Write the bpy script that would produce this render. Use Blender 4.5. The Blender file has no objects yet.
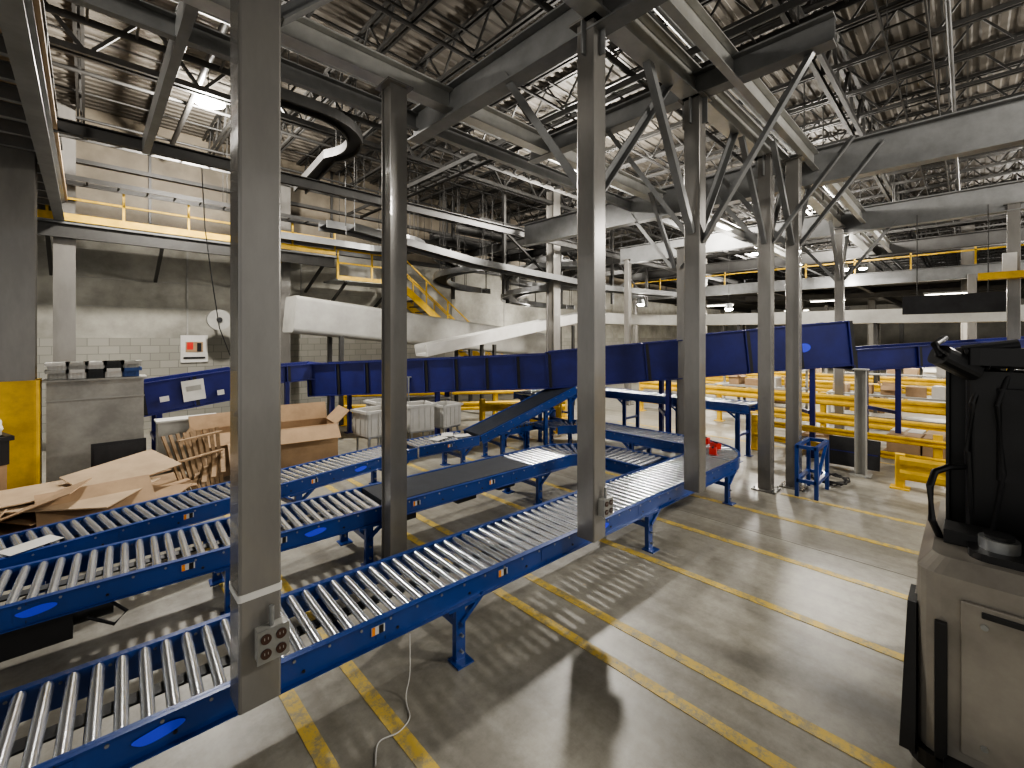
import bpy, math, random
from mathutils import Vector, Matrix
import bmesh
random.seed(4)
V=Vector
# ------------------------------------------------------------ materials
def mat(name,col,rough=.5,metal=0.0,var=0.0,scale=4.0,bump=0.0,emis=0.0,col2=None,stretch=(1,1,1),spec=.5,coat=0.0):
    m=bpy.data.materials.new(name); m.use_nodes=True
    nt=m.node_tree; b=nt.nodes['Principled BSDF']
    b.inputs['Base Color'].default_value=(*col,1)
    b.inputs['Roughness'].default_value=rough
    b.inputs['Metallic'].default_value=metal
    b.inputs['Specular IOR Level'].default_value=spec
    b.inputs['Coat Weight'].default_value=coat
    if emis:
        b.inputs['Emission Color'].default_value=(*col,1)
        b.inputs['Emission Strength'].default_value=emis
    if var or bump or col2:
        tc=nt.nodes.new('ShaderNodeTexCoord'); mp=nt.nodes.new('ShaderNodeMapping')
        mp.inputs['Scale'].default_value=stretch
        nt.links.new(tc.outputs['Object'],mp.inputs[0])
        nz=nt.nodes.new('ShaderNodeTexNoise'); nz.inputs['Scale'].default_value=scale
        nz.inputs['Detail'].default_value=6; nz.inputs['Roughness'].default_value=.65
        nt.links.new(mp.outputs[0],nz.inputs['Vector'])
        rp=nt.nodes.new('ShaderNodeValToRGB')
        c2=col2 if col2 else tuple(max(0,c*(1-var)) for c in col)
        c1=col if col2 else tuple(min(1,c*(1+var*.6)) for c in col)
        rp.color_ramp.elements[0].position=.35; rp.color_ramp.elements[0].color=(*c2,1)
        rp.color_ramp.elements[1].position=.65; rp.color_ramp.elements[1].color=(*c1,1)
        nt.links.new(nz.outputs[0],rp.inputs[0]); nt.links.new(rp.outputs[0],b.inputs['Base Color'])
        if bump:
            bp=nt.nodes.new('ShaderNodeBump'); bp.inputs['Strength'].default_value=bump; bp.inputs['Distance'].default_value=.02
            nt.links.new(nz.outputs[0],bp.inputs['Height']); nt.links.new(bp.outputs[0],b.inputs['Normal'])
    return m
M_col =mat('column_paint',(.20,.192,.178),.27,.25,.16,3,.06,stretch=(1,1,.3),coat=.3)
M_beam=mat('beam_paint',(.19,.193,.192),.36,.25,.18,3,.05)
M_beamlit=mat('beam_lit_tone',(.44,.44,.42),.3,.5,.15,3,.04)  # lighter beam paint, bright reflection on the steel put into the base colour
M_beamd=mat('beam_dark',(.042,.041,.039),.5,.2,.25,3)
M_zinc=mat('zinc_roller',(.74,.77,.82),.2,.85,.1,6)
M_zincd=mat('galvanized',(.36,.37,.37),.4,.8,.2,5)
M_blue=mat('blue_powdercoat',(.014,.052,.235),.3,.1,.12,3,coat=.3)
M_blued=mat('navy_panel',(.012,.016,.14),.38,.1,.25,2)
M_royal=mat('royal_label',(.05,.08,.95),.5)
M_belt=mat('black_belt',(.024,.028,.036),.5,0,.25,5)
M_black=mat('black_plastic',(.012,.012,.013),.42,0,.2,6)
M_yel=mat('yellow_paint',(.68,.43,.03),.5,0,.25,3)
M_card=mat('cardboard',(.34,.23,.135),.8,0,.15,4)
M_cardl=mat('cardboard_light',(.42,.31,.20),.8,0,.12,4)
M_wood=mat('raw_wood',(.27,.18,.10),.75,0,.3,5,stretch=(1,6,1))
M_white=mat('white_plastic',(.60,.59,.56),.5,0,.08,5)
M_lgrey=mat('light_grey_panel',(.35,.345,.32),.55,0,.18,1.5)
M_conc=mat('precast_panel',(.33,.32,.28),.8,0,.35,.9,.1)
M_board=mat('grey_board',(.33,.325,.30),.75,0,.25,2.5)
M_red=mat('red_plastic',(.6,.03,.02),.4)
M_orange=mat('orange_label',(.8,.25,.02),.5)
M_brown=mat('outlet_brown',(.05,.022,.015),.4)
M_truck=mat('truck_grey',(.34,.315,.275),.33,.35,.22,2)
M_lamp=mat('lamp_emitter',(1,.97,.92),.5,emis=110)
M_lampw=mat('lamp_warm',(1,.9,.75),.5,emis=20)
M_dark=mat('dark_steel',(.03,.03,.032),.55,.3,.3,3)
M_bluebin=mat('blue_tote',(.03,.07,.22),.5)
# ------------------------------------------------------------ mesh builder
class MB:
    def __init__(s,name): s.n=name; s.v=[];s.f=[];s.fm=[];s.sm=[];s.mats=[]
    def mi(s,m):
        if m not in s.mats: s.mats.append(m)
        return s.mats.index(m)
    def add(s,verts,faces,m,smooth=False):
        o=len(s.v); s.v+= [tuple(v) for v in verts]; k=s.mi(m)
        for f in faces: s.f.append([i+o for i in f]); s.fm.append(k); s.sm.append(smooth)
    def frame(s,z,up):
        z=z.normalized(); up=V(up)
        if abs(z.dot(up))>.999: up=V((0,1,0)) if abs(z.y)<.9 else V((1,0,0))
        r=z.cross(up).normalized(); u=r.cross(z).normalized(); return r,u
    def prism(s,p1,p2,prof,m,up=(0,0,1),smooth=False,prof2=None):
        p1,p2=V(p1),V(p2); r,u=s.frame(p2-p1,up); n=len(prof); pr2=prof2 or prof
        vs=[p1+r*x+u*y for x,y in prof]+[p2+r*x+u*y for x,y in pr2]
        fs=[[i,(i+1)%n,n+(i+1)%n,n+i] for i in range(n)]
        s.add(vs,fs,m,smooth); 
        s.add(vs,[list(range(n))[::-1],[n+i for i in range(n)]],m,False)
    def bar(s,p1,p2,w,h,m,up=(0,0,1)):
        s.prism(p1,p2,[(-w/2,-h/2),(w/2,-h/2),(w/2,h/2),(-w/2,h/2)],m,up)
    def cyl(s,p1,p2,r,m,n=12,r2=None):
        r2=r if r2 is None else r2
        c=lambda q:[(q*math.cos(2*math.pi*i/n),q*math.sin(2*math.pi*i/n)) for i in range(n)]
        s.prism(p1,p2,c(r),m,smooth=True,prof2=c(r2))
    def box(s,c,size,m,rz=0,rx=0,ry=0,bev=0):
        c=V(c); R=Matrix.Rotation(rz,3,'Z')@Matrix.Rotation(ry,3,'Y')@Matrix.Rotation(rx,3,'X')
        a,b,d=[q/2 for q in size]
        vs=[c+R@V((x*a,y*b,z*d)) for x in(-1,1) for y in(-1,1) for z in(-1,1)]
        s.add(vs,[[0,1,3,2],[4,6,7,5],[0,4,5,1],[2,3,7,6],[0,2,6,4],[1,5,7,3]],m)
    def tube(s,pts,r,m,n=8,up=(0,0,1)):
        pts=[V(p) for p in pts]; rings=[]
        for i,p in enumerate(pts):
            t=(pts[min(i+1,len(pts)-1)]-pts[max(i-1,0)])
            rr,u=s.frame(t,up)
            rings+=[p+rr*(r*math.cos(2*math.pi*k/n))+u*(r*math.sin(2*math.pi*k/n)) for k in range(n)]
        fs=[[i*n+k,i*n+(k+1)%n,(i+1)*n+(k+1)%n,(i+1)*n+k] for i in range(len(pts)-1) for k in range(n)]
        s.add(rings,fs,m,True)
    def sweep(s,pts,prof,m):
        pts=[V(p) for p in pts]; n=len(prof); vs=[]
        for i,p in enumerate(pts):
            t=(pts[min(i+1,len(pts)-1)]-pts[max(i-1,0)]); t.z=0; t.normalize()
            r=V((t.y,-t.x,0))
            vs+=[p+r*x+V((0,0,y)) for x,y in prof]
        fs=[[i*n+k,i*n+(k+1)%n,(i+1)*n+(k+1)%n,(i+1)*n+k] for i in range(len(pts)-1) for k in range(n)]
        e=(len(pts)-1)*n
        s.add(vs,fs+[list(range(n)),[e+k for k in range(n)]],m)
    def done(s,bevel=0):
        me=bpy.data.meshes.new(s.n); me.from_pydata(s.v,[],s.f)
        for m in s.mats: me.materials.append(m)
        me.polygons.foreach_set('material_index',s.fm); me.polygons.foreach_set('use_smooth',s.sm)
        bm=bmesh.new(); bm.from_mesh(me); bmesh.ops.recalc_face_normals(bm,faces=bm.faces); bm.to_mesh(me); bm.free()
        me.update(); o=bpy.data.objects.new(s.n,me); bpy.context.scene.collection.objects.link(o)
        if bevel:
            b=o.modifiers.new('bevel','BEVEL'); b.width=bevel; b.segments=2; b.limit_method='ANGLE'
        return o
def Iprof(w,h,tf=.018,tw=.014):
    a,b,c=w/2,h/2,tw/2
    return [(-a,-b),(a,-b),(a,-b+tf),(c,-b+tf),(c,b-tf),(a,b-tf),(a,b),(-a,b),(-a,b-tf),(-c,b-tf),(-c,-b+tf),(-a,-b+tf)]
def Cprof(w,h,t=.012,sgn=1):
    p=[(0,-h/2),(w,-h/2),(w,-h/2+t),(t,-h/2+t),(t,h/2-t),(w,h/2-t),(w,h/2),(0,h/2)]
    return [(x*sgn,y) for x,y in p]
def rrect(w,h,r,n=4):
    out=[]
    for cx,cy,a0 in((w/2-r,h/2-r,0),(-w/2+r,h/2-r,90),(-w/2+r,-h/2+r,180),(w/2-r,-h/2+r,270)):
        for i in range(n+1):
            a=math.radians(a0+90*i/n); out.append((cx+r*math.cos(a),cy+r*math.sin(a)))
    return out
# ------------------------------------------------------------ room shell
def floor_mat():
    m=bpy.data.materials.new('concrete_floor'); m.use_nodes=True; nt=m.node_tree; b=nt.nodes['Principled BSDF']
    N=nt.nodes.new; L=nt.links.new
    tc=N('ShaderNodeTexCoord')
    n1=N('ShaderNodeTexNoise'); n1.inputs['Scale'].default_value=.6; n1.inputs['Detail'].default_value=9; n1.inputs['Roughness'].default_value=.7
    n2=N('ShaderNodeTexNoise'); n2.inputs['Scale'].default_value=7; n2.inputs['Detail'].default_value=9; n2.inputs['Roughness'].default_value=.75
    mp=N('ShaderNodeMapping'); mp.inputs['Scale'].default_value=(3.4,.22,1); mp.inputs['Rotation'].default_value=(0,0,.15); n3=N('ShaderNodeTexNoise'); n3.inputs['Scale'].default_value=1.3; n3.inputs['Detail'].default_value=6
    L(tc.outputs['Object'],n1.inputs['Vector']); L(tc.outputs['Object'],n2.inputs['Vector']); L(tc.outputs['Object'],mp.inputs[0]); L(mp.outputs[0],n3.inputs['Vector'])
    r1=N('ShaderNodeValToRGB'); r1.color_ramp.elements[0].position=.3; r1.color_ramp.elements[0].color=(.26,.245,.205,1)
    r1.color_ramp.elements[1].position=.7; r1.color_ramp.elements[1].color=(.43,.41,.355,1)
    r2=N('ShaderNodeValToRGB'); r2.color_ramp.elements[0].position=.3; r2.color_ramp.elements[0].color=(.66,.66,.64,1); r2.color_ramp.elements[1].position=.6; r2.color_ramp.elements[1].color=(1,1,1,1)
    r3=N('ShaderNodeValToRGB'); r3.color_ramp.elements[0].position=.35; r3.color_ramp.elements[0].color=(.72,.71,.69,1); r3.color_ramp.elements[1].position=.6; r3.color_ramp.elements[1].color=(1,1,1,1)
    L(n1.outputs[0],r1.inputs[0]); L(n2.outputs[0],r2.inputs[0]); L(n3.outputs[0],r3.inputs[0])
    mx=N('ShaderNodeMix'); mx.data_type='RGBA'; mx.blend_type='MULTIPLY'; mx.inputs[0].default_value=1
    L(r1.outputs[0],mx.inputs[6]); L(r2.outputs[0],mx.inputs[7])
    my=N('ShaderNodeMix'); my.data_type='RGBA'; my.blend_type='MULTIPLY'; my.inputs[0].default_value=1
    L(mx.outputs[2],my.inputs[6]); L(r3.outputs[0],my.inputs[7]); L(my.outputs[2],b.inputs['Base Color'])
    mr=N('ShaderNodeMapRange'); mr.inputs[3].default_value=.28; mr.inputs[4].default_value=.5; L(n1.outputs[0],mr.inputs[0]); L(mr.outputs[0],b.inputs['Roughness'])
    bp=N('ShaderNodeBump'); bp.inputs['Strength'].default_value=.06; L(n2.outputs[0],bp.inputs['Height']); L(bp.outputs[0],b.inputs['Normal'])
    return m
def line_mat():
    m=bpy.data.materials.new('worn_yellow_line'); m.use_nodes=True; nt=m.node_tree; b=nt.nodes['Principled BSDF']; N=nt.nodes.new; L=nt.links.new
    tc=N('ShaderNodeTexCoord'); n=N('ShaderNodeTexNoise'); n.inputs['Scale'].default_value=11; n.inputs['Detail'].default_value=9; n.inputs['Roughness'].default_value=.8
    L(tc.outputs['Object'],n.inputs['Vector']); r=N('ShaderNodeValToRGB')
    r.color_ramp.elements[0].position=.42; r.color_ramp.elements[0].color=(.34,.29,.17,1); r.color_ramp.elements[1].position=.54; r.color_ramp.elements[1].color=(.64,.46,.09,1)
    L(n.outputs[0],r.inputs[0]); L(r.outputs[0],b.inputs['Base Color']); b.inputs['Roughness'].default_value=.5
    return m
def block_mat():
    m=bpy.data.materials.new('painted_block'); m.use_nodes=True; nt=m.node_tree; b=nt.nodes['Principled BSDF']; N=nt.nodes.new; L=nt.links.new
    tc=N('ShaderNodeTexCoord'); mp=N('ShaderNodeMapping'); mp.inputs['Rotation'].default_value=(math.radians(-90),0,0); br=N('ShaderNodeTexBrick')
    L(tc.outputs['Object'],mp.inputs[0]); L(mp.outputs[0],br.inputs['Vector'])
    br.inputs['Scale'].default_value=1; br.inputs['Brick Width'].default_value=.4; br.inputs['Row Height'].default_value=.2; br.inputs['Mortar Size'].default_value=.008
    br.inputs['Color1'].default_value=(.30,.29,.255,1); br.inputs['Color2'].default_value=(.24,.235,.205,1); br.inputs['Mortar'].default_value=(.16,.16,.14,1)
    L(br.outputs[0],b.inputs['Base Color']); b.inputs['Roughness'].default_value=.75
    return m
M_block=block_mat()
X0,X1,Y0,Y1,ZR=-9,46,-12,15,8.05
f=MB('floor'); f.box(((X0+X1)/2,(Y0+Y1)/2,-.1),(X1-X0,Y1-Y0,.2),floor_mat()); f.done()
c=MB('ceiling'); y=Y0; md=mat('roof_deck_paint',(.115,.103,.086),.7,0,.4,.5)
vs=[];fs=[]
while y<Y1:
    for yy,zz in((y,0),(y+.09,0),(y+.12,.03),(y+.2,.03),(y+.23,0)):
        vs.append((X0,yy,ZR+zz)); vs.append((X1,yy,ZR+zz))
    y+=.23
for i in range(len(vs)//2-1): fs.append([2*i,2*i+1,2*i+3,2*i+2])
c.add(vs,fs,md); c.box(((X0+X1)/2,(Y0+Y1)/2,ZR+.2),(X1-X0,Y1-Y0+.6,.1),md); c.done()
w=MB('wall_left')
w.box(((X0+X1)/2,Y1+.15,1.2),(X1-X0,.3,2.4),M_block)
w.box(((X0+X1)/2,Y1+.17,3.85),(X1-X0,.26,2.9),M_conc)
M_up=mat('upper_metal_wall',(.15,.128,.095),.7,0,.4,.8)
w.box(((X0+X1)/2,Y1+.2,6.7),(X1-X0,.2,2.8),M_up)
for i in range(19): w.box((X0+2+i*3,Y1+.03,3.85),(.04,.04,2.9),M_board)
for z in(3.2,3.9,4.6): w.box(((X0+X1)/2,Y1+.038,z),(X1-X0,.01,.015),M_board)
for i in range(22): w.box((X0+.6+i*2.4,Y1+.08,6.7),(.06,.06,2.8),M_beamd)
w.box(((X0+X1)/2,Y1-.03,5.32),(X1-X0,.12,.14),M_beamd); w.box(((X0+X1)/2,Y1-.0,6.7),(X1-X0,.12,.1),M_beamd); w.done()
w=MB('wall_far'); w.box((X1+.15,(Y0+Y1)/2,ZR/2),(.3,Y1-Y0,ZR),mat('far_wall_paint',(.13,.125,.11),.8,0,.3,.6))
for i in range(8): w.box((X1-.05,Y0+2+i*3.4,ZR/2),(.2,.25,ZR),M_beamd)
w.done()
ML=line_mat(); l=MB('floor_marking_lines')
for x,y0,y1 in((.97,-2,8.5),(1.37,-2,8.5),(2.8,-2,9),(3.2,-2,9),(4.4,-1.5,9),(5.45,-1.5,9),(6.66,-1.5,8),(7.7,-2,2),(11,-2,7)):
    l.box((x,(y0+y1)/2,.002),(.092,y1-y0,.004),ML)
l.done()
l=MB('floor_joint'); MJ=mat('joint_dark',(.26,.25,.22),.7)
l.box((5.95,1,.001),(.008,22,.003),MJ); l.box((15,6,.001),(40,.008,.003),MJ); l.done()
# ------------------------------------------------------------ roof joists
j=MB('roof_joists')
def truss(mb,p,q,zt,zb,step,w,m):
    p,q=V(p),V(q); L=(q-p).length; d=(q-p)/L; t=V((0,0,1))
    up=lambda s,z:V((p.x+d.x*s,p.y+d.y*s,z))
    side=V((-d.y,d.x,0))*w
    for s_ in(-1,1):
        mb.bar(up(0,zt)+side*s_,up(L,zt)+side*s_,w*.9,w*1.3,m); mb.bar(up(0,zb)+side*s_,up(L,zb)+side*s_,w*.9,w*1.3,m)
    n=int(L/step)
    for i in range(n):
        a=i*step; mb.bar(up(a,zb),up(a+step/2,zt),w*.7,w*.7,m); mb.bar(up(a+step/2,zt),up(a+step,zb),w*.7,w*.7,m)
x=-7.6
while x<X1-1:
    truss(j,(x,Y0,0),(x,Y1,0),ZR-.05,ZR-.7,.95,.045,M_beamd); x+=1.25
for y in(-6.5,1.7,9.7):
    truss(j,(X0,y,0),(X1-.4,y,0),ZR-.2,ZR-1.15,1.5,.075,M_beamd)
for y in(-9,-4.5,-1.5,0,3.2,4.5,6,7.5,11,12.6):
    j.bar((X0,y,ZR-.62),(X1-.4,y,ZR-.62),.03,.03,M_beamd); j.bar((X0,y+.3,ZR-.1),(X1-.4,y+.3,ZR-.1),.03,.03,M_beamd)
j.done()
p=MB('sprinkler_pipes')
for y in(-4,.2,3.3,6,8.5,11.2,13.6): p.cyl((X0+.5,y,ZR-.8),(X1-.5,y,ZR-.8),.035,M_beamd,8)
for x in(1.5,7.5,15,24,33): p.cyl((x,Y0+.5,ZR-.9),(x,Y1-.5,ZR-.9),.055,M_beamd,8)
for y in(2.9,7.2): p.cyl((X0+.5,y,ZR-1.2),(X1-.5,y,ZR-1.2),.05,M_beam,8)
p.done()
s=MB('cable_tray_network')
def tray(p,q,w=.45):
    p,q=V(p),V(q); L=(q-p).length; d=(q-p)/L; sd=V((-d.y,d.x,0))*(w/2)
    for g in(-1,1): s.bar(p+sd*g,q+sd*g,.02,.1,M_beamd)
    for i in range(int(L/.5)): c=p+d*(i*.5); s.bar(c-sd,c+sd,.03,.02,M_beamd)
    for i in range(int(L/3)):
        c=p+d*(i*3+.5)
        for g in(-1,1): s.cyl(c+sd*g,V((c.x,c.y,ZR-.6))+sd*g,.01,M_beamd,5)
for y,z in((7.9,6.6),(11.8,6.3),(3.4,6.5),(.6,6.7),(13,5.7)): tray((-4,y,z),(42,y,z))
for x,z in((6.3,6.4),(12.5,6.4),(17,6.2),(22,6.4),(28,6.4)): tray((x,-8,z),(x,14,z))
for x in(10.5,12.2,15.6,17.2,18.4): s.prism((x,9.2,5.6),(x,14.5,5.6),Iprof(.12,.28,.012,.01),M_beamd)
for y in(10.2,11.4,12.9): s.prism((8.5,y,5.9),(30,y,5.9),Iprof(.14,.26,.012,.01),M_beamd)
for x in(9.5,12.2,15.6,18.4,22): 
    for y in(10.2,12.9): s.bar((x,y,3.8),(x,y,ZR-.7),.1,.1,M_beamd)
for x in(9.5,12.2,15.6): s.bar((x,10.2,4.2),(x+2.7,10.2,5.8),.06,.06,M_beamd); s.bar((x+2.7,10.2,4.2),(x,10.2,5.8),.06,.06,M_beamd)
s.done()
def bcol(x,y,w,guard=False,ztop=None):
    b=MB('building_column'); z=ztop or ZR-.6
    b.prism((x,y,0),(x,y,z),Iprof(w,w,.025,.02),M_col,up=(0,1,0)); 
    b.box((x,y,.015),(w+.15,w+.15,.03),M_col)
    b.box((x-w*.25,y-w*.0,z/2),(.03,w*.9,z),M_col)
    if guard: b.prism((x,y,0.03),(x,y,1.78),rrect(w+.1,w+.1,.06),M_yel,up=(0,1,0))
    return b.done()
bcol(-.74,9.7,.38,True); bcol(-.35,13.6,.34); bcol(11.3,9.7,.34); bcol(23.3,9.7,.36); bcol(24,0,.36,True); bcol(34,4,.36); bcol(4.33,14.5,.28); bcol(34,-5,.36)
def column(x,y,z0,z1,w=.19,kind='tube',box_z=None,tape=None,foot=False):
    b=MB('steel_column')
    if kind=='tube': b.prism((x,y,z0),(x,y,z1),rrect(w,w,.012,2),M_col,up=(0,1,0))
    else:
        b.prism((x,y,z0),(x,y,z1),Iprof(w,w,.014,.012),M_col,up=(0,1,0)); b.box((x-w*.38,y,(z0+z1)/2),(.012,w-.03,z1-z0),M_col)
    if foot:
        b.box((x,y,z0+.01),(w+.14,w+.14,.02),M_col)
        for sx in(-1,1):
            for sy in(-1,1): b.cyl((x+sx*(w/2+.035),y+sy*(w/2+.035),z0),(x+sx*(w/2+.035),y+sy*(w/2+.035),z0+.06),.012,M_zincd,6)
    b.box((x,y,z1+.01),(w+.1,w+.1,.02),M_col)
    if box_z:
        z=box_z; yf=y-w/2; xc=x+.04
        b.box((xc,yf-.03,z),(.135,.06,.15),M_lgrey)
        b.box((xc,yf-.063,z),(.145,.006,.16),M_zincd)
        for dx in(-.034,.034):
            for dz in(-.036,.036):
                b.cyl((xc+dx,yf-.066,z+dz),(xc+dx,yf-.072,z+dz),.024,M_brown,14)
                for q in(-.008,.008): b.box((xc+dx+q,yf-.073,z+dz+.004),(.003,.003,.012),M_lgrey)
        b.cyl((xc,yf-.03,z+.075),(xc,yf-.03,z+.17),.012,M_zincd,8)
    if tape: b.prism((x,y,tape),(x,y,tape+.035),rrect(w+.008,w+.008,.012,2),M_white,up=(0,1,0))
    return b.done()
column(.62,2.53,.58,5.25,box_z=.90,tape=1.12)
column(3.33,2.40,.58,5.25,box_z=.88)
column(5.26,2.28,.58,5.25)
column(7.74,2.22,.0,5.25,foot=True)
column(8.2,1.95,0,5.25,foot=True)
column(2.33,4.2,0,5.02,kind='I',foot=True)
column(9.1,4.2,0,4.3,foot=True)
column(14,2.3,0,5.2,foot=True); column(14,-.67,0,5.2,foot=True)
column(14,8.5,0,5.2,foot=True); column(20,4.6,0,5.2,foot=True)
# ------------------------------------------------------------ overhead mezzanine steel
s=MB('mezzanine_steel_frame')
def beam(p,q,w=.2,h=.32,m=M_beam): s.prism(p,q,Iprof(w,h,.02,.014),m)
def chan(p,q,h=.3,m=M_beam,sg=1): s.prism(p,q,Cprof(.09,h,.014,sg),m)
Zb=5.42
beam((-1,2.28,Zb),(20,2.28,Zb),.2,.34,M_beamlit); chan((-1,1.85,Zb),(20,1.85,Zb),.3,M_beamlit); 
beam((-6,4.6,Zb),(20,4.6,Zb),.18,.26,M_beamlit); chan((-6,5.4,Zb),(12,5.4,Zb),.22); chan((-6,9,Zb),(24,9,Zb),.2,M_beamd)
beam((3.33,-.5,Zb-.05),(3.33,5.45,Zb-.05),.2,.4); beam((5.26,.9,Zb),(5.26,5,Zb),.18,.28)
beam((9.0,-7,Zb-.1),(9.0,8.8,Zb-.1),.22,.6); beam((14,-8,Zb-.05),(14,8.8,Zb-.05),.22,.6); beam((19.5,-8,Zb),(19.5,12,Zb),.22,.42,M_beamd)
chan((.62,2.4,Zb),(.62,9,Zb),.25)
def ang(p,q,w=.08):
    s.prism(p,q,[(-w/2,-w/2),(w/2,-w/2),(w/2,-w/2+.012),(-w/2+.012,-w/2+.012),(-w/2+.012,w/2),(-w/2,w/2)],M_beam)
ang((3.33,2.46,3.75),(3.33,3.55,5.3)); ang((3.43,2.40,3.75),(4.75,2.35,5.3))
ang((5.16,2.28,3.65),(4.15,2.3,5.3)); ang((5.26,2.2,3.55),(5.26,1.1,5.3)); ang((5.36,2.28,3.65),(6.5,2.25,5.3)); ang((5.26,2.36,3.65),(5.26,3.5,5.3),.06)
for cx,cy in((7.74,2.22),(8.2,1.95),(14,2.3),(9.0,4.3)):
    ang((cx+.08,cy,3.9),(cx+1.1,cy,5.25),.07); ang((cx-.08,cy,3.9),(cx-1.1,cy,5.25),.07); ang((cx,cy-.08,3.9),(cx,cy-1.1,5.25),.07); ang((cx,cy+.08,3.9),(cx,cy+1.1,5.25),.07)
ang((.72,2.53,4.1),(1.9,2.4,5.3)); ang((.62,2.63,4.1),(.62,3.8,5.3))
for cx,cy in((3.33,2.4),(5.26,2.28),(7.74,2.22)):
    s.box((cx,cy,5.1),(.3,.015,.3),M_beam); s.box((cx,cy,5.1),(.015,.3,.3),M_beam)
for i in range(5): s.cyl((10+i*1.6,2.2,Zb),(10+i*1.6,2.2,ZR-.6),.012,M_beamd,6)
s.done()
s=MB('mezzanine_deck')
for x in(-.42,-2.4,-4.4): s.prism((x,2.6,5.1),(x,14.5,5.1),Iprof(.16,.42),M_beam)
for i in range(20): s.prism((-.45,2.8+i*.6,5.2),(-4.4,2.8+i*.6,5.2),Iprof(.08,.18,.01,.01),M_beam)
s.box((-2.4,8.6,5.36),(4.2,12,.06),M_cardl)
for i in range(9): s.bar((-.4,2.8+i*1.4,5.39),(-.4,2.8+i*1.4,6.45),.05,.05,M_beamd)
for z in(5.95,6.43): s.bar((-.4,2.8,z),(-.4,14.2,z),.05,.05,M_beamd)
s.done()
s=MB('catwalk')
s.box((1.2,13.9,4.86),(8.6,1.1,.06),M_beam); s.prism((-3,13.35,4.68),(5.4,13.35,4.68),Cprof(.08,.3,.014),M_beamd)
s.bar((-3,13.33,4.98),(5.4,13.33,4.98),.03,.16,M_yel)
for z in(5.38,5.75): s.bar((-3,13.33,z),(5.4,13.33,z),.045,.045,M_yel if z<5.5 else M_lgrey)
for i in range(8): s.bar((-3+i*1.2,13.33,4.9),(-3+i*1.2,13.33,5.77),.045,.045,M_yel)
for i in range(5): s.bar((-2.5+i*1.9,13.4,4.6),(-2.5+i*1.9,14.95,3.9),.07,.07,M_beamd)
s.box((6.6,13.9,4.2),(2.2,1.1,.06),M_zincd); s.bar((5.5,13.33,4.25),(7.7,13.33,4.25),.03,.12,M_yel)
for z in(4.7,5.1): s.bar((5.5,13.33,z),(7.7,13.33,z),.045,.045,M_yel)
for i in range(3): s.bar((5.5+i*1.1,13.33,4.2),(5.5+i*1.1,13.33,5.12),.045,.045,M_yel)
for i in range(2): s.bar((5.8+i*1.6,13.4,4.15),(5.8+i*1.6,14.95,3.4),.07,.07,M_beamd)
s.done()
# stairs descending from the lower catwalk to the floor
s=MB('steel_staircase')
a=V((7.8,13.9,4.2)); b=V((13.4,13.9,.05)); 
for dy in(-.45,.45):
    s.bar(a+V((0,dy,-.05)),b+V((0,dy,-.05)),.05,.24,M_yel)
    for hz in(.5,.95): s.bar(a+V((0,dy,hz)),b+V((0,dy,hz)),.04,.04,M_yel)
    for i in range(7): q=a.lerp(b,i/6)+V((0,dy,0)); s.bar(q,q+V((0,0,.97)),.04,.04,M_yel)
for i in range(22): q=a.lerp(b,(i+.5)/22); s.box(q,(.27,.86,.03),M_beamd)
s.done()
def arc(cx,cy,r,a0,a1,z,n=20,z1=None):
    z1=z if z1 is None else z1
    return [(cx+r*math.cos(math.radians(a0+(a1-a0)*i/n)),cy+r*math.sin(math.radians(a0+(a1-a0)*i/n)),z+(z1-z)*i/n) for i in range(n+1)]
def ovconv(pathc,w,name='overhead_conveyor',m=None,hang=True,mp=None):
    m=m or M_beamd; s=MB(name); pts=[V(p) for p in pathc]
    for sg in(-1,1): s.sweep(pts,[(sg*w/2-.02,-.1),(sg*w/2+.02,-.1),(sg*w/2+.02,.08),(sg*w/2-.02,.08)],m)
    s.sweep(pts,[(-w/2,-.02),(w/2,-.02),(w/2,.0),(-w/2,.0)],mp or M_dark)
    if hang:
        for p in pts[::5]:
            for dx in(-w/2,w/2): s.cyl((p.x+dx*.7,p.y+dx*.7,p.z),(p.x+dx*.7,p.y+dx*.7,ZR-.5),.012,M_beamd,5)
    s.done()
ovconv([(3.2,13.2,5.2),(5.5,13.1,5.2)]+arc(6.3,12.1,1.0,90,-90,5.2)+[(4.2,11.1,5.2)],.5,m=M_beam)
ovconv([(1.9,7.9,6.4),(2.6,7.9,6.4)]+arc(2.8,9.1,1.2,-80,30,6.4)+[(3.8,11.5,6.1)],.26,m=M_beamd)
ovconv(arc(13.0,11.5,1.5,0,720,3.7,60,5.3),.6,'spiral_conveyor',m=M_beam)
ovconv(arc(9.4,12.0,.9,0,540,4.1,50,5.3),.45,'spiral_conveyor',m=M_beam)
ovconv([(13,13,5.2),(16,12.5,5.0),(20,11,4.6),(24,8,4.4),(26,4,4.4),(26,-4,4.4)],.8)
ovconv([(4.5,10.2,5.0),(8,10.0,4.6),(13.5,9.2,4.2),(17,8,4.1)],.55,m=M_beam)
s=MB('enclosed_conveyor')
s.prism((3.8,12.3,3.02),(14,12.3,2.05),rrect(.9,.95,.1),M_lgrey)
for x,zz in((5,2.45),(9.5,2.0),(13,1.65)): 
    for y in(11.9,12.7): s.bar((x,y,0),(x,y,zz),.1,.1,M_beamd)
s.done()
s=MB('white_chute_conveyor')
s.prism((6.7,10.6,2.05),(13.8,10.0,3.3),[(-.35,-.16),(.35,-.16),(.35,.16),(.3,.16),(.3,-.1),(-.3,-.1),(-.3,.16),(-.35,.16)],M_white)
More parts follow.
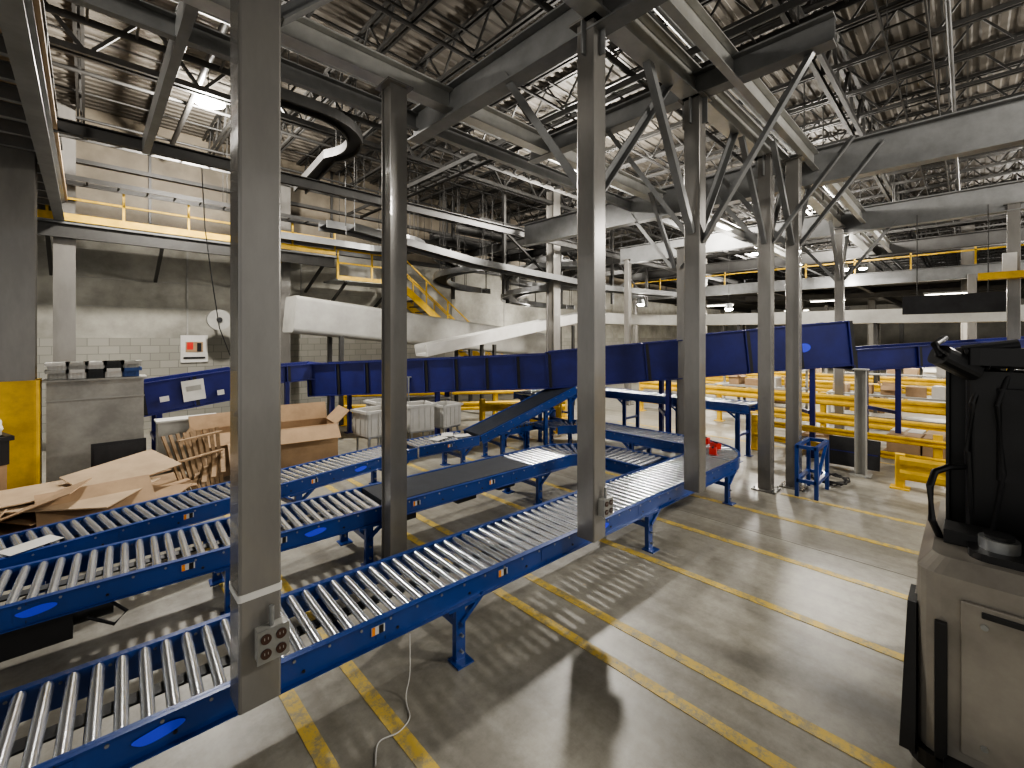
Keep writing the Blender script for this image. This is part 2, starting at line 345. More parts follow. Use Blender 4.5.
s.sweep([(13.8,10,3.15),(16,9.9,3.15),(17.4,9.2,3.15),(18,8,3.12),(18,0,3.05),(18,-8,3.05)],[(-.4,-.2),(.4,-.2),(.4,.22),(.35,.22),(.35,-.15),(-.35,-.15),(-.35,.22),(-.4,.22)],M_lgrey)
for p in((9,10.4,2.2),(12.5,10.1,2.85),(18,6,2.9),(18,2,2.9),(18,-2,2.9)):
    for d in(-.3,.3): s.bar((p[0]+(d if p[0]>17 else 0),p[1]+(0 if p[0]>17 else d),0),(p[0]+(d if p[0]>17 else 0),p[1]+(0 if p[0]>17 else d),p[2]),.09,.09,M_beamd)
s.done()
s=MB('far_mezzanine')
s.box((30,3,4.75),(18,19,.12),M_beamd)
s.prism((21,-6.5,4.6),(21,12.5,4.6),Iprof(.2,.45),M_beam); s.prism((26,-6.5,4.6),(26,12.5,4.6),Iprof(.2,.45),M_beamd)
for i in range(7): s.prism((21,-6.3+i*3.1,4.6),(39,-6.3+i*3.1,4.6),Iprof(.15,.35),M_beamd)
for x in(21,27,33):
    for i in range(4): s.prism((x,-6.3+i*6.2,0),(x,-6.3+i*6.2,4.5),rrect(.22,.22,.02,1),M_col,up=(0,1,0))
for z in(5.3,5.85): s.bar((21,-6.5,z),(21,12.5,z),.05,.05,M_yel)
for i in range(13): s.bar((21,-6.5+i*1.58,4.8),(21,-6.5+i*1.58,5.87),.05,.05,M_yel)
s.done()
# ------------------------------------------------------------ roller conveyors
RH=.17
def legs(s,p,d,w,z):
    side=V((-d.y,d.x,0))
    for sg in(-1,1):
        q=V((p.x,p.y,0))+side*(sg*(w/2-.0))
        s.prism(q,q+V((0,0,z-RH+.02)),Cprof(.05,.08,.008),M_blue,up=d)
        s.box(q+V((0,0,.006)),(.14,.14,.012),M_blue,rz=math.atan2(d.y,d.x))
        s.bar(q+V((0,0,z-RH-.14)),q+d*.2+V((0,0,z-RH+.01)),.04,.03,M_blue)
        s.bar(q-d*.12+V((0,0,z-RH-.01)),q+d*.12+V((0,0,z-RH-.01)),.05,.03,M_blue)
        for zz in(.08,.2): s.cyl(q+V((0,0,zz)),q-side*.03+V((0,0,zz)),.012,M_zincd,6)
    s.bar(V((p.x,p.y,z*.45))-side*w/2,V((p.x,p.y,z*.45))+side*w/2,.05,.05,M_blue)
def straight(s,a,b,w,za,zb=None,belt=[],roll=True,legpos=(),pitch=.098,decals=(),tags=()):
    zb=za if zb is None else zb
    a=V((a[0],a[1],0)); b=V((b[0],b[1],0)); L=(b-a).length; d=(b-a)/L; side=V((-d.y,d.x,0))
    Z=lambda t:za+(zb-za)*t/L
    A=lambda t,o,dz=0:a+d*t+side*o+V((0,0,Z(t)+dz))
    rz=math.atan2(d.y,d.x)
    for o,sg in((0,1),(w,-1)):
        s.prism(A(0,o,-RH/2),A(L,o,-RH/2),Cprof(.035,RH,.006,sg),M_blue)
        s.bar(A(0,o,-.004),A(L,o,-.004),.02,.01,M_blue)
        n=int(L/.196)
        for i in range(n):
            t=(i+.5)*.196
            s.cyl(A(t,o,-.04),A(t,o-sg*.012,-.04),.009,M_zincd,6)
            if i%3==0: s.cyl(A(t+.05,o,-.12),A(t+.05,o-sg*.012,-.12),.01,M_black,6)
        t=1.5
        while t<L: s.box(A(t,o-sg*.004,-RH/2),(.004,.008,RH-.02),M_black,rz=rz); s.box(A(t,o-sg*.006,-RH/2),(.12,.008,RH*.6),M_blue,rz=rz); t+=1.5
    n=int(L/pitch)
    for i in range(n):
        t=(i+.5)*pitch
        if any(u<=t<=v for u,v in belt): continue
        if roll:
            s.cyl(A(t,.015,-.03),A(t,w-.015,-.03),.0295,M_zinc,14)
            s.cyl(A(t,.003,-.03),A(t,.03,-.03),.02,M_black,8)
    for u,v in belt:
        s.prism(A(u,w/2,-.03),A(v,w/2,-.03),[(-w/2+.03,-.03),(w/2-.03,-.03),(w/2-.03,.03),(-w/2+.03,.03)],M_belt)
        s.prism(A(u,w/2,-.12),A(v,w/2,-.12),[(-w/2+.05,-.01),(w/2-.05,-.01),(w/2-.05,.01),(-w/2+.05,.01)],M_blue)
    s.bar(A(0,w*.5,-.085),A(L,w*.5,-.085),.09,.012,M_belt)
    t=.4
    while t<L: s.bar(A(t,.0,-.13),A(t,w,-.13),.045,.03,M_blue); t+=1.2
    for t in legpos: legs(s,A(t,w/2),d,w,Z(t))
    for t in decals:
        pr=[(.10*math.cos(q)*(1+.08*math.sin(3*q)),.03*math.sin(q)*(1+.2*math.sin(2*q))) for q in [2*math.pi*i/24 for i in range(24)]]
        c0=A(t,-.012,-.085); R=[c0+d*x+V((0,0,y)) for x,y in pr]; R2=[q-side*.002 for q in R]
        s.add(R+R2,[list(range(24)),list(range(24,48))]+[[i,(i+1)%24,24+(i+1)%24,24+i] for i in range(24)],M_royal)
    for t in tags:
        c0=A(t,-.012,-.075); s.box(c0,(.09,.006,.05),M_white,rz=rz); s.box(c0+d*.02-side*.003,(.03,.004,.05),M_black,rz=rz); s.box(c0-d*.032-side*.003,(.02,.004,.05),M_orange,rz=rz)
def curve(s,cx,cy,ri,ro,a0,a1,z,nroll=None):
    for r,sg in((ri,-1),(ro,1)):
        s.sweep(arc(cx,cy,r,a0,a1,z-RH/2,28),[(-.006,-RH/2),(.006,-RH/2),(.006,RH/2),(-.006,RH/2)],M_blue)
        s.sweep(arc(cx,cy,r,a0,a1,z-.004,28),[(-.02,-.004),(.02,-.004),(.02,.004),(-.02,.004)],M_blue)
    n=nroll or int(abs(math.radians(a1-a0))*(ri*.55+ro*.45)/.085)
    for i in range(n):
        a=math.radians(a0+(a1-a0)*(i+.5)/n); c,q=math.cos(a),math.sin(a)
        s.cyl((cx+c*(ri+.01),cy+q*(ri+.01),z-.03),(cx+c*(ro-.01),cy+q*(ro-.01),z-.03),.02,M_zinc,10,r2=.029)
ZC=.6
s=MB('roller_conveyor')
straight(s,(-1.6,2.78),(6.9,2.39),.65,ZC,legpos=(.4,3.6,6.2,8.3),decals=(1.85,5.3),tags=(2.95,4.0,7.2))
curve(s,6.9,3.44,.4,1.05,-90,0,ZC)
straight(s,(7.95,3.44),(7.95,5.4),.65,ZC,legpos=(.9,))
curve(s,6.9,5.4,.4,1.05,0,90,ZC)
straight(s,(6.9,6.45),(6.2,6.45),-.65,ZC,legpos=(.3,))
s.done()
s=MB('roller_conveyor')
straight(s,(-1.8,4.56),(5.25,4.25),.7,ZC,belt=[(4.15,6.3)],legpos=(.5,2.7,3.95,6.5),decals=(1.55,3.4),tags=(2.4,3.1,4.5,5.6))
curve(s,5.25,3.9,.35,1.05,90,0,ZC)
straight(s,(5.6,3.9),(5.6,3.13),.7,ZC,legpos=())
s.box((-.35,4.75,.3),(.55,.35,.22),M_black); s.cyl((-.1,4.75,.3),(.15,4.75,.3),.09,M_black,16)
s.tube([(.0,4.6,.3),(.15,4.52,.22),(.22,4.5,.3),(.1,4.56,.42)],.012,M_black)
for x in(2.6,3.5,4.2): s.box((x,4.5,.36),(.3,.1,.09),M_black)
s.done()
s=MB('roller_conveyor')
straight(s,(-1.2,5.36),(3.9,6.28),.6,ZC,legpos=(1.0,3.2,4.8),decals=(4.1,),tags=(2.0,3.4),belt=[])
straight(s,(3.95,6.3),(5.2,6.25),.6,ZC,belt=[],legpos=(.9,),tags=(.6,))
s.done()
s=MB('incline_belt_conveyor')
straight(s,(5.25,6.25),(7.7,5.95),.6,ZC,1.35,belt=[(0,2.46)],roll=False,legpos=(.5,1.6,2.3)); s.done()
s=MB('roller_conveyor')
straight(s,(9.7,2.9),(9.7,6.9),.6,1.12,legpos=(.2,1.4,2.7,3.8),pitch=.12)
straight(s,(7.3,6.9),(9.2,6.9),.6,1.12,legpos=(.3,1.5),pitch=.12); s.done()
s=MB('paper_sheets'); 
for x,y,r in((4.5,6.55,.3),(4.8,6.7,.9),(-.9,5.2,.2),(4.95,6.45,-.3)): s.box((x,y,ZC+.012),(.3,.21,.003),M_white,rz=r)
s.box((-.35,5.62,ZC+.014),(.35,.2,.003),M_white,rz=.5); s.done()
s=MB('red_tool_cases')
for x,y,r in((7.0,2.75,.3),(7.35,2.85,1.0),(7.6,3.1,.2)): s.box((x,y,ZC+.05),(.16,.1,.09),M_red,rz=r); s.box((x,y,ZC+.1),(.1,.02,.02),M_black,rz=r)
s.cyl((7.2,3.05,ZC),(7.2,3.05,ZC+.14),.03,M_white,10); s.done()
s=MB('blue_frame_stand')
for x in(7.75,8.45):
    for y in(1.55,1.8): s.bar((x,y,0),(x,y,.78),.05,.05,M_blue)
for z in(.25,.76):
    for y in(1.55,1.8): s.bar((7.75,y,z),(8.45,y,z),.05,.05,M_blue)
    for x in(7.75,8.45): s.bar((x,1.55,z),(x,1.8,z),.05,.05,M_blue)
s.bar((7.75,1.55,.25),(8.45,1.55,.76),.04,.04,M_blue); s.done()
# ------------------------------------------------------------ navy panel conveyors
def panelconv(name,p,q,w,h,seam=1.0,legt=(),fl=.07,mb=None):
    s=mb or MB(name); p,q=V(p),V(q); L=(q-p).length; d=(q-p)/L; dh=V((d.x,d.y,0)).normalized(); side=V((dh.y,-dh.x,0)); up=side.cross(d).normalized()*1
    if up.z<0: up=-up
    for sg in(-1,1):
        o=side*(sg*w/2)
        s.bar(p+o,q+o,.02,h,M_blued)
        for e in(-1,1): s.bar(p+o+side*sg*fl/2+up*(e*h/2),q+o+side*sg*fl/2+up*(e*h/2),fl,.02,M_blued)
        n=int(L/seam)
        for i in range(n+1):
            c0=p+d*(L*i/n)+o+side*sg*.03; s.bar(c0-up*h/2,c0+up*h/2,.05,.025,M_blued,up=tuple(d))
            s.bar(c0-up*h/2+d*.05,c0+up*h/2+d*.05,.012,.06,M_black,up=tuple(d))
    s.bar(p-up*h*.1,q-up*h*.1,w-.04,.04,M_belt)
    s.bar(p-up*h*.42,q-up*h*.42,w-.04,.03,M_blued)
    for t in legt:
        c0=p+d*(L*t)
        for sg in(-1,1):
            e=c0+side*(sg*w/2)-up*h/2; s.bar((e.x,e.y,0),e,.09,.09,M_blued); s.box((e.x,e.y,.01),(.2,.2,.02),M_blued)
        a=c0-side*w/2; b=c0+side*w/2; s.bar((a.x,a.y,e.z*.5),(b.x,b.y,e.z*.5),.07,.07,M_blued)
    if not mb: return s.done()
s=MB('incline_panel_conveyor')
panelconv('',(4.1,11.1,1.40),(7.7,6.75,1.66),.85,.74,.7,(.1,.55),mb=s)
panelconv('',(7.7,6.75,1.68),(9.6,4.2,1.98),.86,.8,.8,(.35,.8),mb=s)
panelconv('',(9.6,4.2,2.02),(11.3,1.9,2.3),.88,.88,.8,(.75,),mb=s)
s.done()
s=MB('panel_label'); d=V((1.7,-2.3,.28)).normalized(); side=V((-.804,-.594,0)); c0=V((10.80,2.58,2.2))+side*.455
pr=[(.13*math.cos(q),.09*math.sin(q)) for q in [2*math.pi*i/20 for i in range(20)]]
R=[c0+d*x+V((0,0,y)) for x,y in pr]; R2=[q+side*.01 for q in R]
s.add(R+R2,[list(range(20)),list(range(20,40))]+[[i,(i+1)%20,20+(i+1)%20,20+i] for i in range(20)],M_royal); s.done()
panelconv('incline_panel_conveyor',(11.35,1.9,1.95),(18,-4.4,2.5),.8,.42,1.3,(.1,.45,.8))
s=MB('incline_panel_conveyor')
panelconv('',(.7,11.0,1.25),(2.3,11.0,1.45),.8,.6,.8,(.15,),mb=s)
panelconv('',(2.3,11.0,1.55),(4.1,11.2,1.62),.8,.36,.8,(.5,),mb=s)
s.box((1.5,10.52,1.38),(.36,.01,.4),M_white,ry=-.12); s.box((1.5,10.512,1.42),(.24,.01,.1),M_lgrey,ry=-.12); s.box((1.95,10.52,1.3),(.12,.01,.1),M_white,ry=-.12); s.box((1.05,10.52,1.25),(.14,.01,.1),M_white,ry=-.12)
s.cyl((4.1,10.7,1.6),(4.1,11.7,1.6),.2,M_blued,20); s.done()
def guard(a,b,zs=(.42,.86),n=None,h=1.05,rail=.3):
    s=MB('guard_rail'); a,b=V((*a,0)),V((*b,0)); L=(b-a).length; n=n or max(1,round(L/2.4)); d=(b-a)/L; side=V((d.y,-d.x,0))
    for i in range(n+1):
        q=a+d*(L*i/n); s.prism(q,q+V((0,0,h)),rrect(.12,.12,.015,1),M_yel,up=(0,1,0)); s.box(q+V((0,0,.01)),(.24,.24,.02),M_yel,rz=math.atan2(d.y,d.x))
    for z in zs:
        hh=rail/2; prof=[(0,-hh),(.035,-hh*.75),(.035,-hh*.4),(0,-hh*.15),(0,hh*.15),(.035,hh*.4),(.035,hh*.75),(0,hh),(-.01,hh),(-.01,-hh)]
        o=side*.065
        s.prism(a+o+V((0,0,z)),b+o+V((0,0,z)),prof,M_yel)
    return s.done()
guard((9.35,.75),(9.35,-4),(.34,),h=.55,rail=.36)
guard((10.4,3.2),(10.4,-2.5),(.3,.6),h=.75,rail=.13)
guard((13.2,7.5),(13.2,-5),(.88,.42),rail=.27); guard((17.2,7.5),(17.2,-5),(.9,),rail=.25); guard((20.5,9),(20.5,-6),(.9,.45),rail=.25); guard((5.1,11.9),(10.3,8.4),(.9,.45),rail=.24); guard((7.0,8.3),(8.6,7.2),(.7,.3),h=.9,rail=.2)
s=MB('grey_post'); s.prism((9.75,1.3,0),(9.75,1.3,1.84),Iprof(.16,.16,.012,.01),M_lgrey,up=(0,1,0)); s.box((9.75,1.3,.01),(.3,.3,.02),M_lgrey); s.box((9.75,1.3,1.85),(.22,.22,.02),M_lgrey); s.done()
s=MB('leaning_panel'); s.box((10.1,1.45,.3),(.05,.75,.52),M_dark,ry=.25); s.box((10.1,1.45,.3),(.06,.7,.02),M_blued,ry=.25); s.done()
s=MB('cable_coil')
pts=[(8.9+.28*math.cos(i*.5)+.05*math.sin(i*1.7),1.6+.25*math.sin(i*.5)+.04*math.cos(i*2.1),.03+.05*abs(math.sin(i*.9))) for i in range(60)]
s.tube(pts,.012,M_black,6); s.done()
s=MB('white_cord')
ctl=[(1.16,2.3,.008),(1.24,2.42,.008),(1.36,2.4,.008),(1.46,2.44,.008),(1.5,2.54,.008),(1.53,2.6,.03),(1.57,2.62,.14),(1.58,2.64,.42)]
fine=[]
for i in range(len(ctl)-1):
    p0,p1,p2,p3=[V(ctl[max(0,min(len(ctl)-1,k))]) for k in(i-1,i,i+1,i+2)]
    for k in range(6):
        t=k/6; fine.append(.5*((2*p1)+(p2-p0)*t+(2*p0-5*p1+4*p2-p3)*t*t+(3*p1-p0-3*p2+p3)*t**3))
s.tube(fine,.004,M_white,6); s.done()
def pallet(x,y,rz,z=0,mb=None):
    s=mb or MB('wooden_pallet'); R=Matrix.Rotation(rz,3,'Z')
    for i in range(6): c0=V((x,y,z+.135))+R@V((0,-.5+i*.2,0)); s.box(c0,(1.2,.1,.018),M_wood,rz=rz)
    for i in range(3): c0=V((x,y,z+.07))+R@V((-.55+i*.55,0,0)); s.box(c0,(.05,1.1,.1),M_wood,rz=rz)
    for i in range(3): c0=V((x,y,z+.01))+R@V((0,-.5+i*.5,0)); s.box(c0,(1.2,.1,.018),M_wood,rz=rz)
    if not mb: s.done()
def carton(mb,x,y,z,a,b,h,rz,open_=False,m=None):
    m=m or M_card; R=Matrix.Rotation(rz,3,'Z'); P=lambda u,v,w:V((x,y,z+w))+R@V((u,v,0))
    t=.012
    mb.box(P(0,-b/2,h/2),(a,t,h),m,rz=rz); mb.box(P(0,b/2,h/2),(a,t,h),m,rz=rz); mb.box(P(-a/2,0,h/2),(t,b,h),m,rz=rz); mb.box(P(a/2,0,h/2),(t,b,h),m,rz=rz)
    mb.box(P(0,0,.01),(a,b,t),m,rz=rz)
    if open_:
        f=b*.4
        mb.box(P(0,-b/2-f*.35,h-f*.3),(a,t,f),m,rz=rz,rx=-.9); mb.box(P(0,b/2+f*.2,h+f*.4),(a,t,f),m,rz=rz,rx=-.45)
        mb.box(P(a/2+f*.3,0,h+f*.3),(t,b*.95,f),m,rz=rz,ry=.8); mb.box(P(-a/2-f*.3,0,h-f*.2),(t,b*.95,f),m,rz=rz,ry=.6)
    else:
        mb.box(P(0,0,h),(a,b,t),m,rz=rz); mb.box(P(0,0,h+.007),(a,.05,.002),M_cardl,rz=rz)
random.seed(9)
for i,(x,y) in enumerate([(15.2,-1.2),(18.9,5),(22.6,3.2),(22.3,-1.5),(28,7.6),(28,4.5),(11.9,-.9),(29,-2),(22.6,8),(12.0,.6),(18.8,2.4)]):
    s=MB('loaded_pallet'); r=random.uniform(-.1,.1); pallet(x,y,r,0,s)
    for k in range(random.choice([1,2,3])):
        for u in(-.28,.28):
            for v in(-.26,.26):
                if random.random()<.85: carton(s,x+u,y+v,.15+k*.34,.52,.48,.33,r,False,random.choice([M_card,M_cardl,M_card,M_white]))
    s.done()
def table(x,y,L):
    s=MB('packing_table')
    for dy in(-L/2,L/2):
        for dx in(-.35,.35): s.bar((x+dx,y+dy,0),(x+dx,y+dy,.85 if dx<0 else 1.7),.06,.06,M_lgrey)
    s.box((x,y,.87),(.8,L+.1,.05),M_lgrey); s.box((x+.3,y,1.4),(.35,L,.03),M_lgrey); s.box((x,y,.3),(.7,L,.03),M_beam)
    k=-L/2+.3
    while k<L/2-.1:
        h=random.uniform(.2,.4); carton(s,x-.05,y+k,.895,random.uniform(.3,.45),random.uniform(.3,.42),h,random.uniform(-.2,.2),random.random()<.3,random.choice([M_card,M_cardl,M_white,M_card])); 
        if random.random()<.6: carton(s,x+.3,y+k,1.42,.3,.3,.25,0,False,random.choice([M_card,M_white,M_bluebin]))
        k+=.52
    s.done()
for x,y,L in((15.4,4.6,2.4),(15.4,1.4,2.6),(16.2,-3.6,2.4),(22.3,5.4,2.4),(22.3,.9,2.6)): table(x,y,L)
s=MB('scrap_material_pile')
for i in range(7): s.bar((11.0+random.uniform(-.4,.3),1.6+random.uniform(-.4,.8),.05+i*.05),(11.3+random.uniform(-.4,.3),2.6+random.uniform(-.4,.6),.06+i*.05),.1,.05,random.choice([M_wood,M_card,M_lgrey]))
carton(s,11.3,2.2,0,.6,.5,.3,.3,True); s.done()
# ------------------------------------------------------------ left side clutter
s=MB('open_gaylord_box'); carton(s,2.75,8.6,0,1.3,.85,.82,-.15,True); s.done()
s=MB('open_gaylord_box'); carton(s,1.75,9.3,0,.8,.7,.75,.1,True); s.done()
def bin_(s,x,y,z,a,b,h,m,rz=0):
    R=Matrix.Rotation(rz,3,'Z')
    for sy in(-1,1): s.box(V((x,y,z+h/2))+R@V((0,sy*b/2,0)),(a,.03,h),m,rz=rz)
    for sx in(-1,1): s.box(V((x,y,z+h/2))+R@V((sx*a/2,0,0)),(.03,b,h),m,rz=rz)
    s.box((x,y,z+.02),(a,b,.03),m,rz=rz)
    for sy in(-1,1): s.box(V((x,y,z+h))+R@V((0,sy*(b/2+.02),0)),(a+.08,.06,.05),m,rz=rz)
    for sx in(-1,1): s.box(V((x,y,z+h))+R@V((sx*(a/2+.02),0,0)),(.06,b+.08,.05),m,rz=rz)
    for i in range(4): s.box(V((x,y,z+h/2))+R@V((-a/2+a*(i+.5)/4,-(b/2+.02),0)),(.02,.01,h*.9),m,rz=rz)
    for i in range(3): s.box(V((x,y,z+h/2))+R@V((-(a/2+.02),-b/2+b*(i+.5)/3,0)),(.01,.02,h*.9),m,rz=rz)
M_tote=mat('tote_plastic',(.5,.49,.46),.5,0,.1,4)
for bx_,by_,a,b,h,rz in((4.1,8.15,.62,.5,.46,.1),(4.95,7.95,.5,.5,.5,-.2),(5.6,7.9,.5,.45,.44,.15),(4.7,8.9,.6,.5,.5,0)):
    s=MB('white_storage_tote'); bin_(s,bx_,by_,.52,a,b,h,M_tote,rz)
    R=Matrix.Rotation(rz,3,'Z')
    for dx in(-a/2+.05,a/2-.05):
        for dy in(-b/2+.05,b/2-.05):
            q=V((bx_,by_,0))+R@V((dx,dy,0)); s.cyl(q,q+V((0,0,.53)),.022,M_zincd,8)
    s.box((bx_,by_,.5),(a,b,.03),M_zincd,rz=rz); s.done()
s=MB('pipe_rack_table')
for x in(5.3,6.5):
    for y in(8.9,9.5): s.cyl((x,y,0),(x,y,1.5),.022,M_zincd,8)
for y in(8.9,9.5):
    for z in(.9,1.5): s.cyl((5.3,y,z),(6.5,y,z),.02,M_zincd,8)
for z in(.9,1.5):
    for x in(5.3,6.5): s.cyl((x,8.9,z),(x,9.5,z),.02,M_zincd,8)
s.box((5.9,9.2,.93),(1.2,.62,.03),M_white); s.done()
s=MB('grey_board_cabinet'); s.box((.12,9.75,.87),(1.12,.42,1.74),M_board)
s.box((.12,9.53,1.45),(1.14,.01,.02),M_lgrey); s.box((.12,9.75,1.75),(1.2,.5,.03),M_board); 
s.done()
s=MB('parts_bins')
for i in range(5):
    bin_(s,-.32+i*.21,9.7,1.77,.17,.3,.12,[M_lgrey,M_white,M_black,M_white,M_bluebin][i]); 
    bin_(s,-.32+i*.21,9.7,1.91,.17,.3,.09,[M_white,M_lgrey,M_white,M_black,M_lgrey][i])
s.done()
s=MB('flat_monitor_box'); s.box((.35,8.9,.62),(.62,.14,.45),M_black,rx=-.15); s.box((.35,8.82,.62),(.56,.01,.38),M_dark,rx=-.15); s.box((.35,8.95,.2),(.5,.4,.4),M_card); s.done()
s=MB('white_cabinet_case'); s.box((1.35,10.1,.45),(.9,.35,.9),M_lgrey); s.box((1.35,9.92,.6),(.8,.02,.12),M_white); s.box((1.35,10.1,.91),(.95,.4,.03),M_white); s.done()
s=MB('flattened_cardboard_pile')
random.seed(3)
for i in range(16):
    s.box((.1+random.uniform(-.45,.5),7.55+random.uniform(-.6,.5),.04+i*.036),(random.uniform(.7,1.3),random.uniform(.6,1.0),.012),random.choice([M_card,M_cardl]),rz=random.uniform(-.6,.6),rx=random.uniform(-.05,.05),ry=random.uniform(-.05,.05))
s.box((.35,7.7,.66),(1.0,.7,.012),M_cardl,rz=.4,rx=.2,ry=-.12); s.box((-.45,7.2,.55),(.9,.6,.012),M_card,rz=-.3,ry=-.35); s.box((.1,7.0,.5),(1.0,.6,.012),M_card,rz=.1,rx=.5)
s.done()
s=MB('wooden_slat_crate')
for i in range(9): s.bar((1.05+i*.06,8.0+i*.02,.05),(.8+i*.09,8.25+i*.03,.95),.05,.02,M_wood)
for z in(.25,.6,.9): s.bar((.95,7.95,z),(1.55,8.35,z),.07,.02,M_wood)
for i in range(5): s.bar((1.1+i*.12,7.7,.25+i*.05),(1.3+i*.1,8.5,.4+i*.06),.06,.02,M_wood)
s.done()
s=MB('carton_stack'); carton(s,-1.05,7.5,0,.5,.6,.8,.2); carton(s,-1.0,6.7,0,.5,.5,.5,-.1,True); s.done()
s=MB('black_crate'); bin_(s,-.98,8.3,.85,.46,.4,.32,M_black,.3); s.box((-.98,8.3,.425),(.45,.4,.85),M_card,rz=.3); s.done()
s=MB('white_plastic_bag')
bm=bmesh.new(); bmesh.ops.create_icosphere(bm,subdivisions=3,radius=.18)
for v in bm.verts: v.co*= (1+.22*math.sin(v.co.x*31)*math.sin(v.co.y*27+1)*math.cos(v.co.z*23)); v.co.z*=.8; 
vs=[v.co+V((-.93,8.35,1.28)) for v in bm.verts]; fs=[[v.index for v in q.verts] for q in bm.faces]; bm.free(); s.add(vs,fs,M_white,True); s.done()
s=MB('wall_poster'); s.box((2.15,14.97,2.1),(.62,.02,.75),M_white); s.box((2.15,14.95,2.15),(.4,.01,.28),M_card); s.box((2.05,14.945,2.18),(.14,.01,.2),M_red); s.box((2.26,14.945,2.14),(.1,.01,.24),M_black); s.box((2.15,14.945,1.85),(.5,.01,.05),M_black); s.done()
s=MB('hanging_pole'); s.cyl((5.35,9.3,2.5),(5.35,9.3,5.4),.025,M_cardl,8); s.cyl((5.35,9.3,5.4),(5.35,9.3,ZR-.5),.006,M_zincd,5); s.done()
s=MB('hanging_cable'); s.tube([(1.55,10,5.6),(1.6,10,4.5),(1.7,10,3.6),(1.85,10.1,2.6),(2.1,10.2,1.9)],.01,M_black,6); s.done()
s=MB('wall_fan'); s.cyl((2.6,14.2,2.9),(2.6,14.35,2.9),.28,M_lgrey,20); s.bar((2.6,14.35,2.9),(2.6,15,2.9),.05,.05,M_beamd); s.cyl((2.6,14.17,2.9),(2.6,14.2,2.9),.07,M_dark,12); s.done()
s=MB('hanging_sign'); s.box((13.6,.25,3.15),(.06,1.6,.42),M_dark); 
for y in(-.3,.8): s.cyl((13.6,y,3.35),(13.6,y,5.2),.01,M_beamd,5)
s.done()
s=MB('yellow_hoist_bracket'); s.box((13.7,-.6,3.7),(.3,.9,.14),M_yel); s.box((13.7,-.6,3.95),(.2,.2,.4),M_white); s.done()
# ------------------------------------------------------------ reach truck
t=MB('reach_truck')
bx,by=4.0,-.55
t.prism((bx,by,.12),(bx,by,1.12),rrect(1.35,1.5,.1,5),M_truck,up=(0,1,0),smooth=False)
t.prism((bx,by,1.12),(bx,by,1.2),rrect(1.35,1.5,.1,5),M_truck,up=(0,1,0),prof2=rrect(1.22,1.38,.08,5))
t.prism((bx,by,.05),(bx,by,.14),rrect(1.42,1.58,.12,5),M_black,up=(0,1,0))
t.box((3.31,-.35,.62),(.02,.75,.8),M_truck); t.box((3.3,-.35,.98),(.02,.6,.03),M_black)
t.box((3.305,.1,.5),(.03,.05,.75),M_black); t.box((3.85,.21,.6),(.7,.02,.6),M_truck); t.box((4.3,.21,.5),(.08,.02,.8),M_black)
for z in(.3,.92):
    for y in(-.66,-.06): t.cyl((3.3,y,z),(3.29,y,z),.015,M_zincd,8)
t.prism((3.5,.22,.1),(3.5,.22,.9),[(-.2,-.02),(.2,-.02),(.2,.05),(-.2,.05)],M_black,up=(0,1,0),prof2=[(-.12,-.02),(.12,-.02),(.12,.02),(-.12,.02)])
for y in(.02,-1.1):
    t.box((3.18,y,.1),(.36,.14,.12),M_black); t.cyl((3.08,y-.06,.08),(3.08,y+.06,.08),.08,M_dark,18)
t.prism((3.75,-.35,1.2),(3.75,-.35,1.24),rrect(.6,.7,.08,4),M_black,up=(0,1,0)); 
t.prism((3.5,-.45,1.24),(3.5,-.45,1.36),rrect(.2,.4,.06,4),M_truck,up=(0,1,0))
t.cyl((3.6,-.12,1.24),(3.6,-.12,1.3),.08,M_zincd,20); t.cyl((3.6,-.12,1.3),(3.6,-.12,1.32),.06,M_black,20)
for y in(.0,-.95):
    t.prism((4.1,y,.2),(4.1,y,2.33),Iprof(.12,.2,.02,.02),M_black,up=(0,1,0)); t.prism((4.3,y+(-.07 if y==0 else .07),.2),(4.3,y+(-.07 if y==0 else .07),2.3),Iprof(.1,.16,.02,.02),M_dark,up=(0,1,0))
for z in(.4,1.3,1.9,2.27): t.box((4.15,-.47,z),(.12,1.0,.12),M_black)
t.prism((3.99,-.42,1.15),(3.95,-.42,2.2),rrect(.86,.1,.04,3),M_black,up=(1,0,0)); t.prism((3.92,-.42,1.55),(3.9,-.42,2.1),rrect(.6,.05,.02,3),M_dark,up=(1,0,0))
t.prism((3.95,-.4,2.24),(3.95,-.4,2.34),rrect(.42,.9,.1,4),M_black,up=(0,1,0))
t.prism((3.86,-.02,2.2),(3.7,.12,2.3),rrect(.12,.12,.04,3),M_black); t.cyl((3.78,.02,2.32),(3.84,-.2,2.36),.035,M_dark,10)
t.tube([(3.75,.08,2.26),(3.68,.12,2.3),(3.7,.14,2.36),(3.85,.1,2.4)],.02,M_black)
for y in(-.25,-.6): t.cyl((4.2,y,.3),(4.2,y,2.2),.045,M_zincd,14)
t.tube([(4.0,-.1,2.3),(3.9,-.02,2.0),(3.92,0,1.7),(3.95,-.02,1.3)],.018,M_black)
t.tube([(3.95,-.2,2.3),(3.86,-.12,2.0),(3.9,-.15,1.6),(3.95,-.1,1.2)],.014,M_dark)
t.tube([(3.72,.1,1.15),(3.68,.15,1.3),(3.7,.16,1.5),(3.74,.14,1.58),(3.8,.08,1.61),(3.92,.02,1.6)],.02,M_black)
t.box((3.72,.0,1.24),(.2,.2,.08),M_black)
t.done(.004)
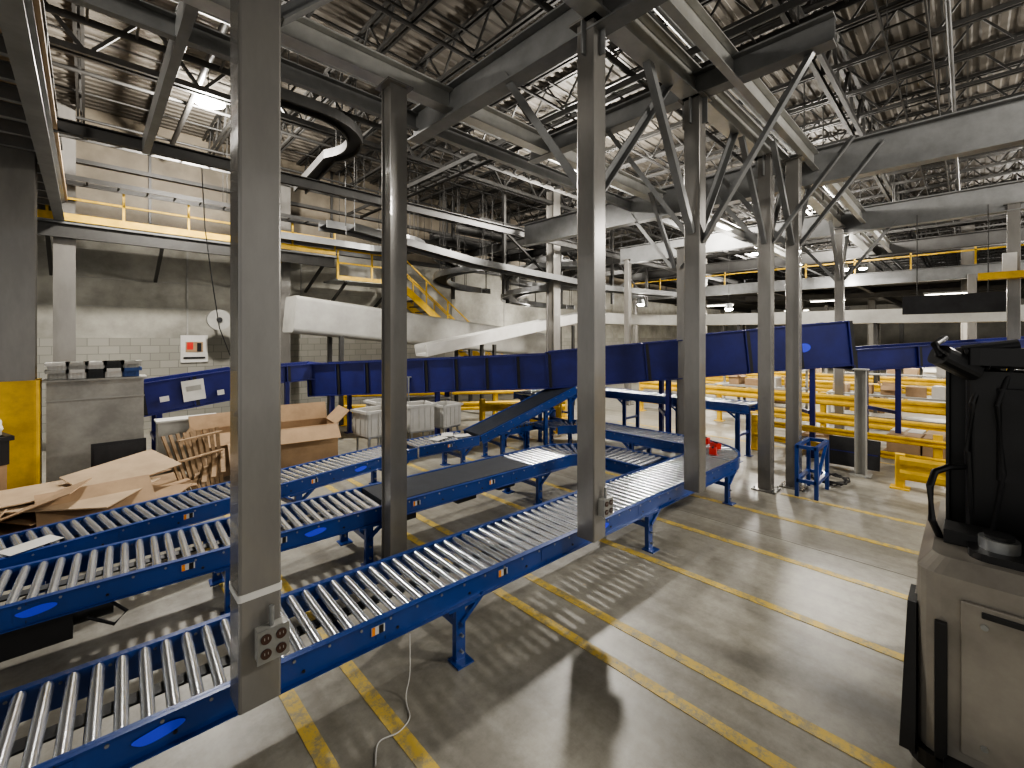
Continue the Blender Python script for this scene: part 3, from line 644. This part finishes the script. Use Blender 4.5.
# ------------------------------------------------------------ lights
WC=(1,.945,.86)
def highbay(x,y,z,p,col=WC,soft=.28,big=1.0):
    s=MB('high_bay_light'); s.cyl((x,y,z+.1),(x,y,z+.32),.23*big,M_zincd,20,r2=.12); s.cyl((x,y,z+.04),(x,y,z+.1),.15*big,M_lamp,20,r2=.22*big); s.cyl((x,y,z+.3),(x,y,ZR-.3),.01,M_beamd,5)
    o=s.done(); l=bpy.data.lights.new('lamp','POINT'); l.energy=p; l.color=col; l.shadow_soft_size=soft
    lo=bpy.data.objects.new('lamp',l); bpy.context.scene.collection.objects.link(lo); lo.location=(x,y,z-.3); lo.parent=o
highbay(1.75,10.6,7.05,1900,soft=.2,big=1.3)
for x,y,p in((9.5,6.7,2300),(17,3.4,1900),(-3.5,4,650),(6.5,-3.5,1150),(14.5,-4.5,1800),(24.5,7.5,1300),(25.5,-2,1300),(34.5,4.5,1300),(17,12.3,650)):
    highbay(x,y,6.6,p)
for x,y,z in((17.2,9.8,3.75),(18.5,8.4,4.45),(13.8,13.4,3.8),(20.2,3.2,4.85),(19.2,6.9,3.5)): highbay(x,y,z,130,soft=.15,big=.7)
def lowlamp(x,y,z,p):
    s=MB('strip_light'); s.box((x,y,z+.05),(.18,1.3,.07),M_zincd); s.box((x,y,z),(.12,1.2,.03),M_lampw)
    for q in(-.5,.5): s.cyl((x,y+q,z+.08),(x,y+q,4.7),.008,M_beamd,5)
    o=s.done(); l=bpy.data.lights.new('lamp','AREA'); l.shape='RECTANGLE'; l.size=.15; l.size_y=1.2; l.energy=p; l.color=(1,.93,.8)
    lo=bpy.data.objects.new('lamp',l); bpy.context.scene.collection.objects.link(lo); lo.location=(x,y,z-.03); lo.parent=o
for x,y in((22.5,8.5),(23,4.2),(22.5,.5),(30,7),(30,1),(22.5,-3.5),(36,4)): lowlamp(x,y,4.0,300)
wd=bpy.data.worlds.new('World'); bpy.context.scene.world=wd; wd.use_nodes=True
wd.node_tree.nodes['Background'].inputs[0].default_value=(1,.975,.935,1); wd.node_tree.nodes['Background'].inputs[1].default_value=.85
try: bpy.context.scene.view_settings.look='AgX - Medium High Contrast'
except Exception as e: print(e)
cam=bpy.data.cameras.new('camera'); cam.sensor_width=36; cam.lens=440/1024*36; cam.shift_y=-46/1024; cam.clip_end=200
co=bpy.data.objects.new('camera',cam); co.location=(0,0,2.4); co.rotation_euler=(math.radians(90),0,math.radians(-44)); bpy.context.scene.collection.objects.link(co)
bpy.context.scene.camera=co
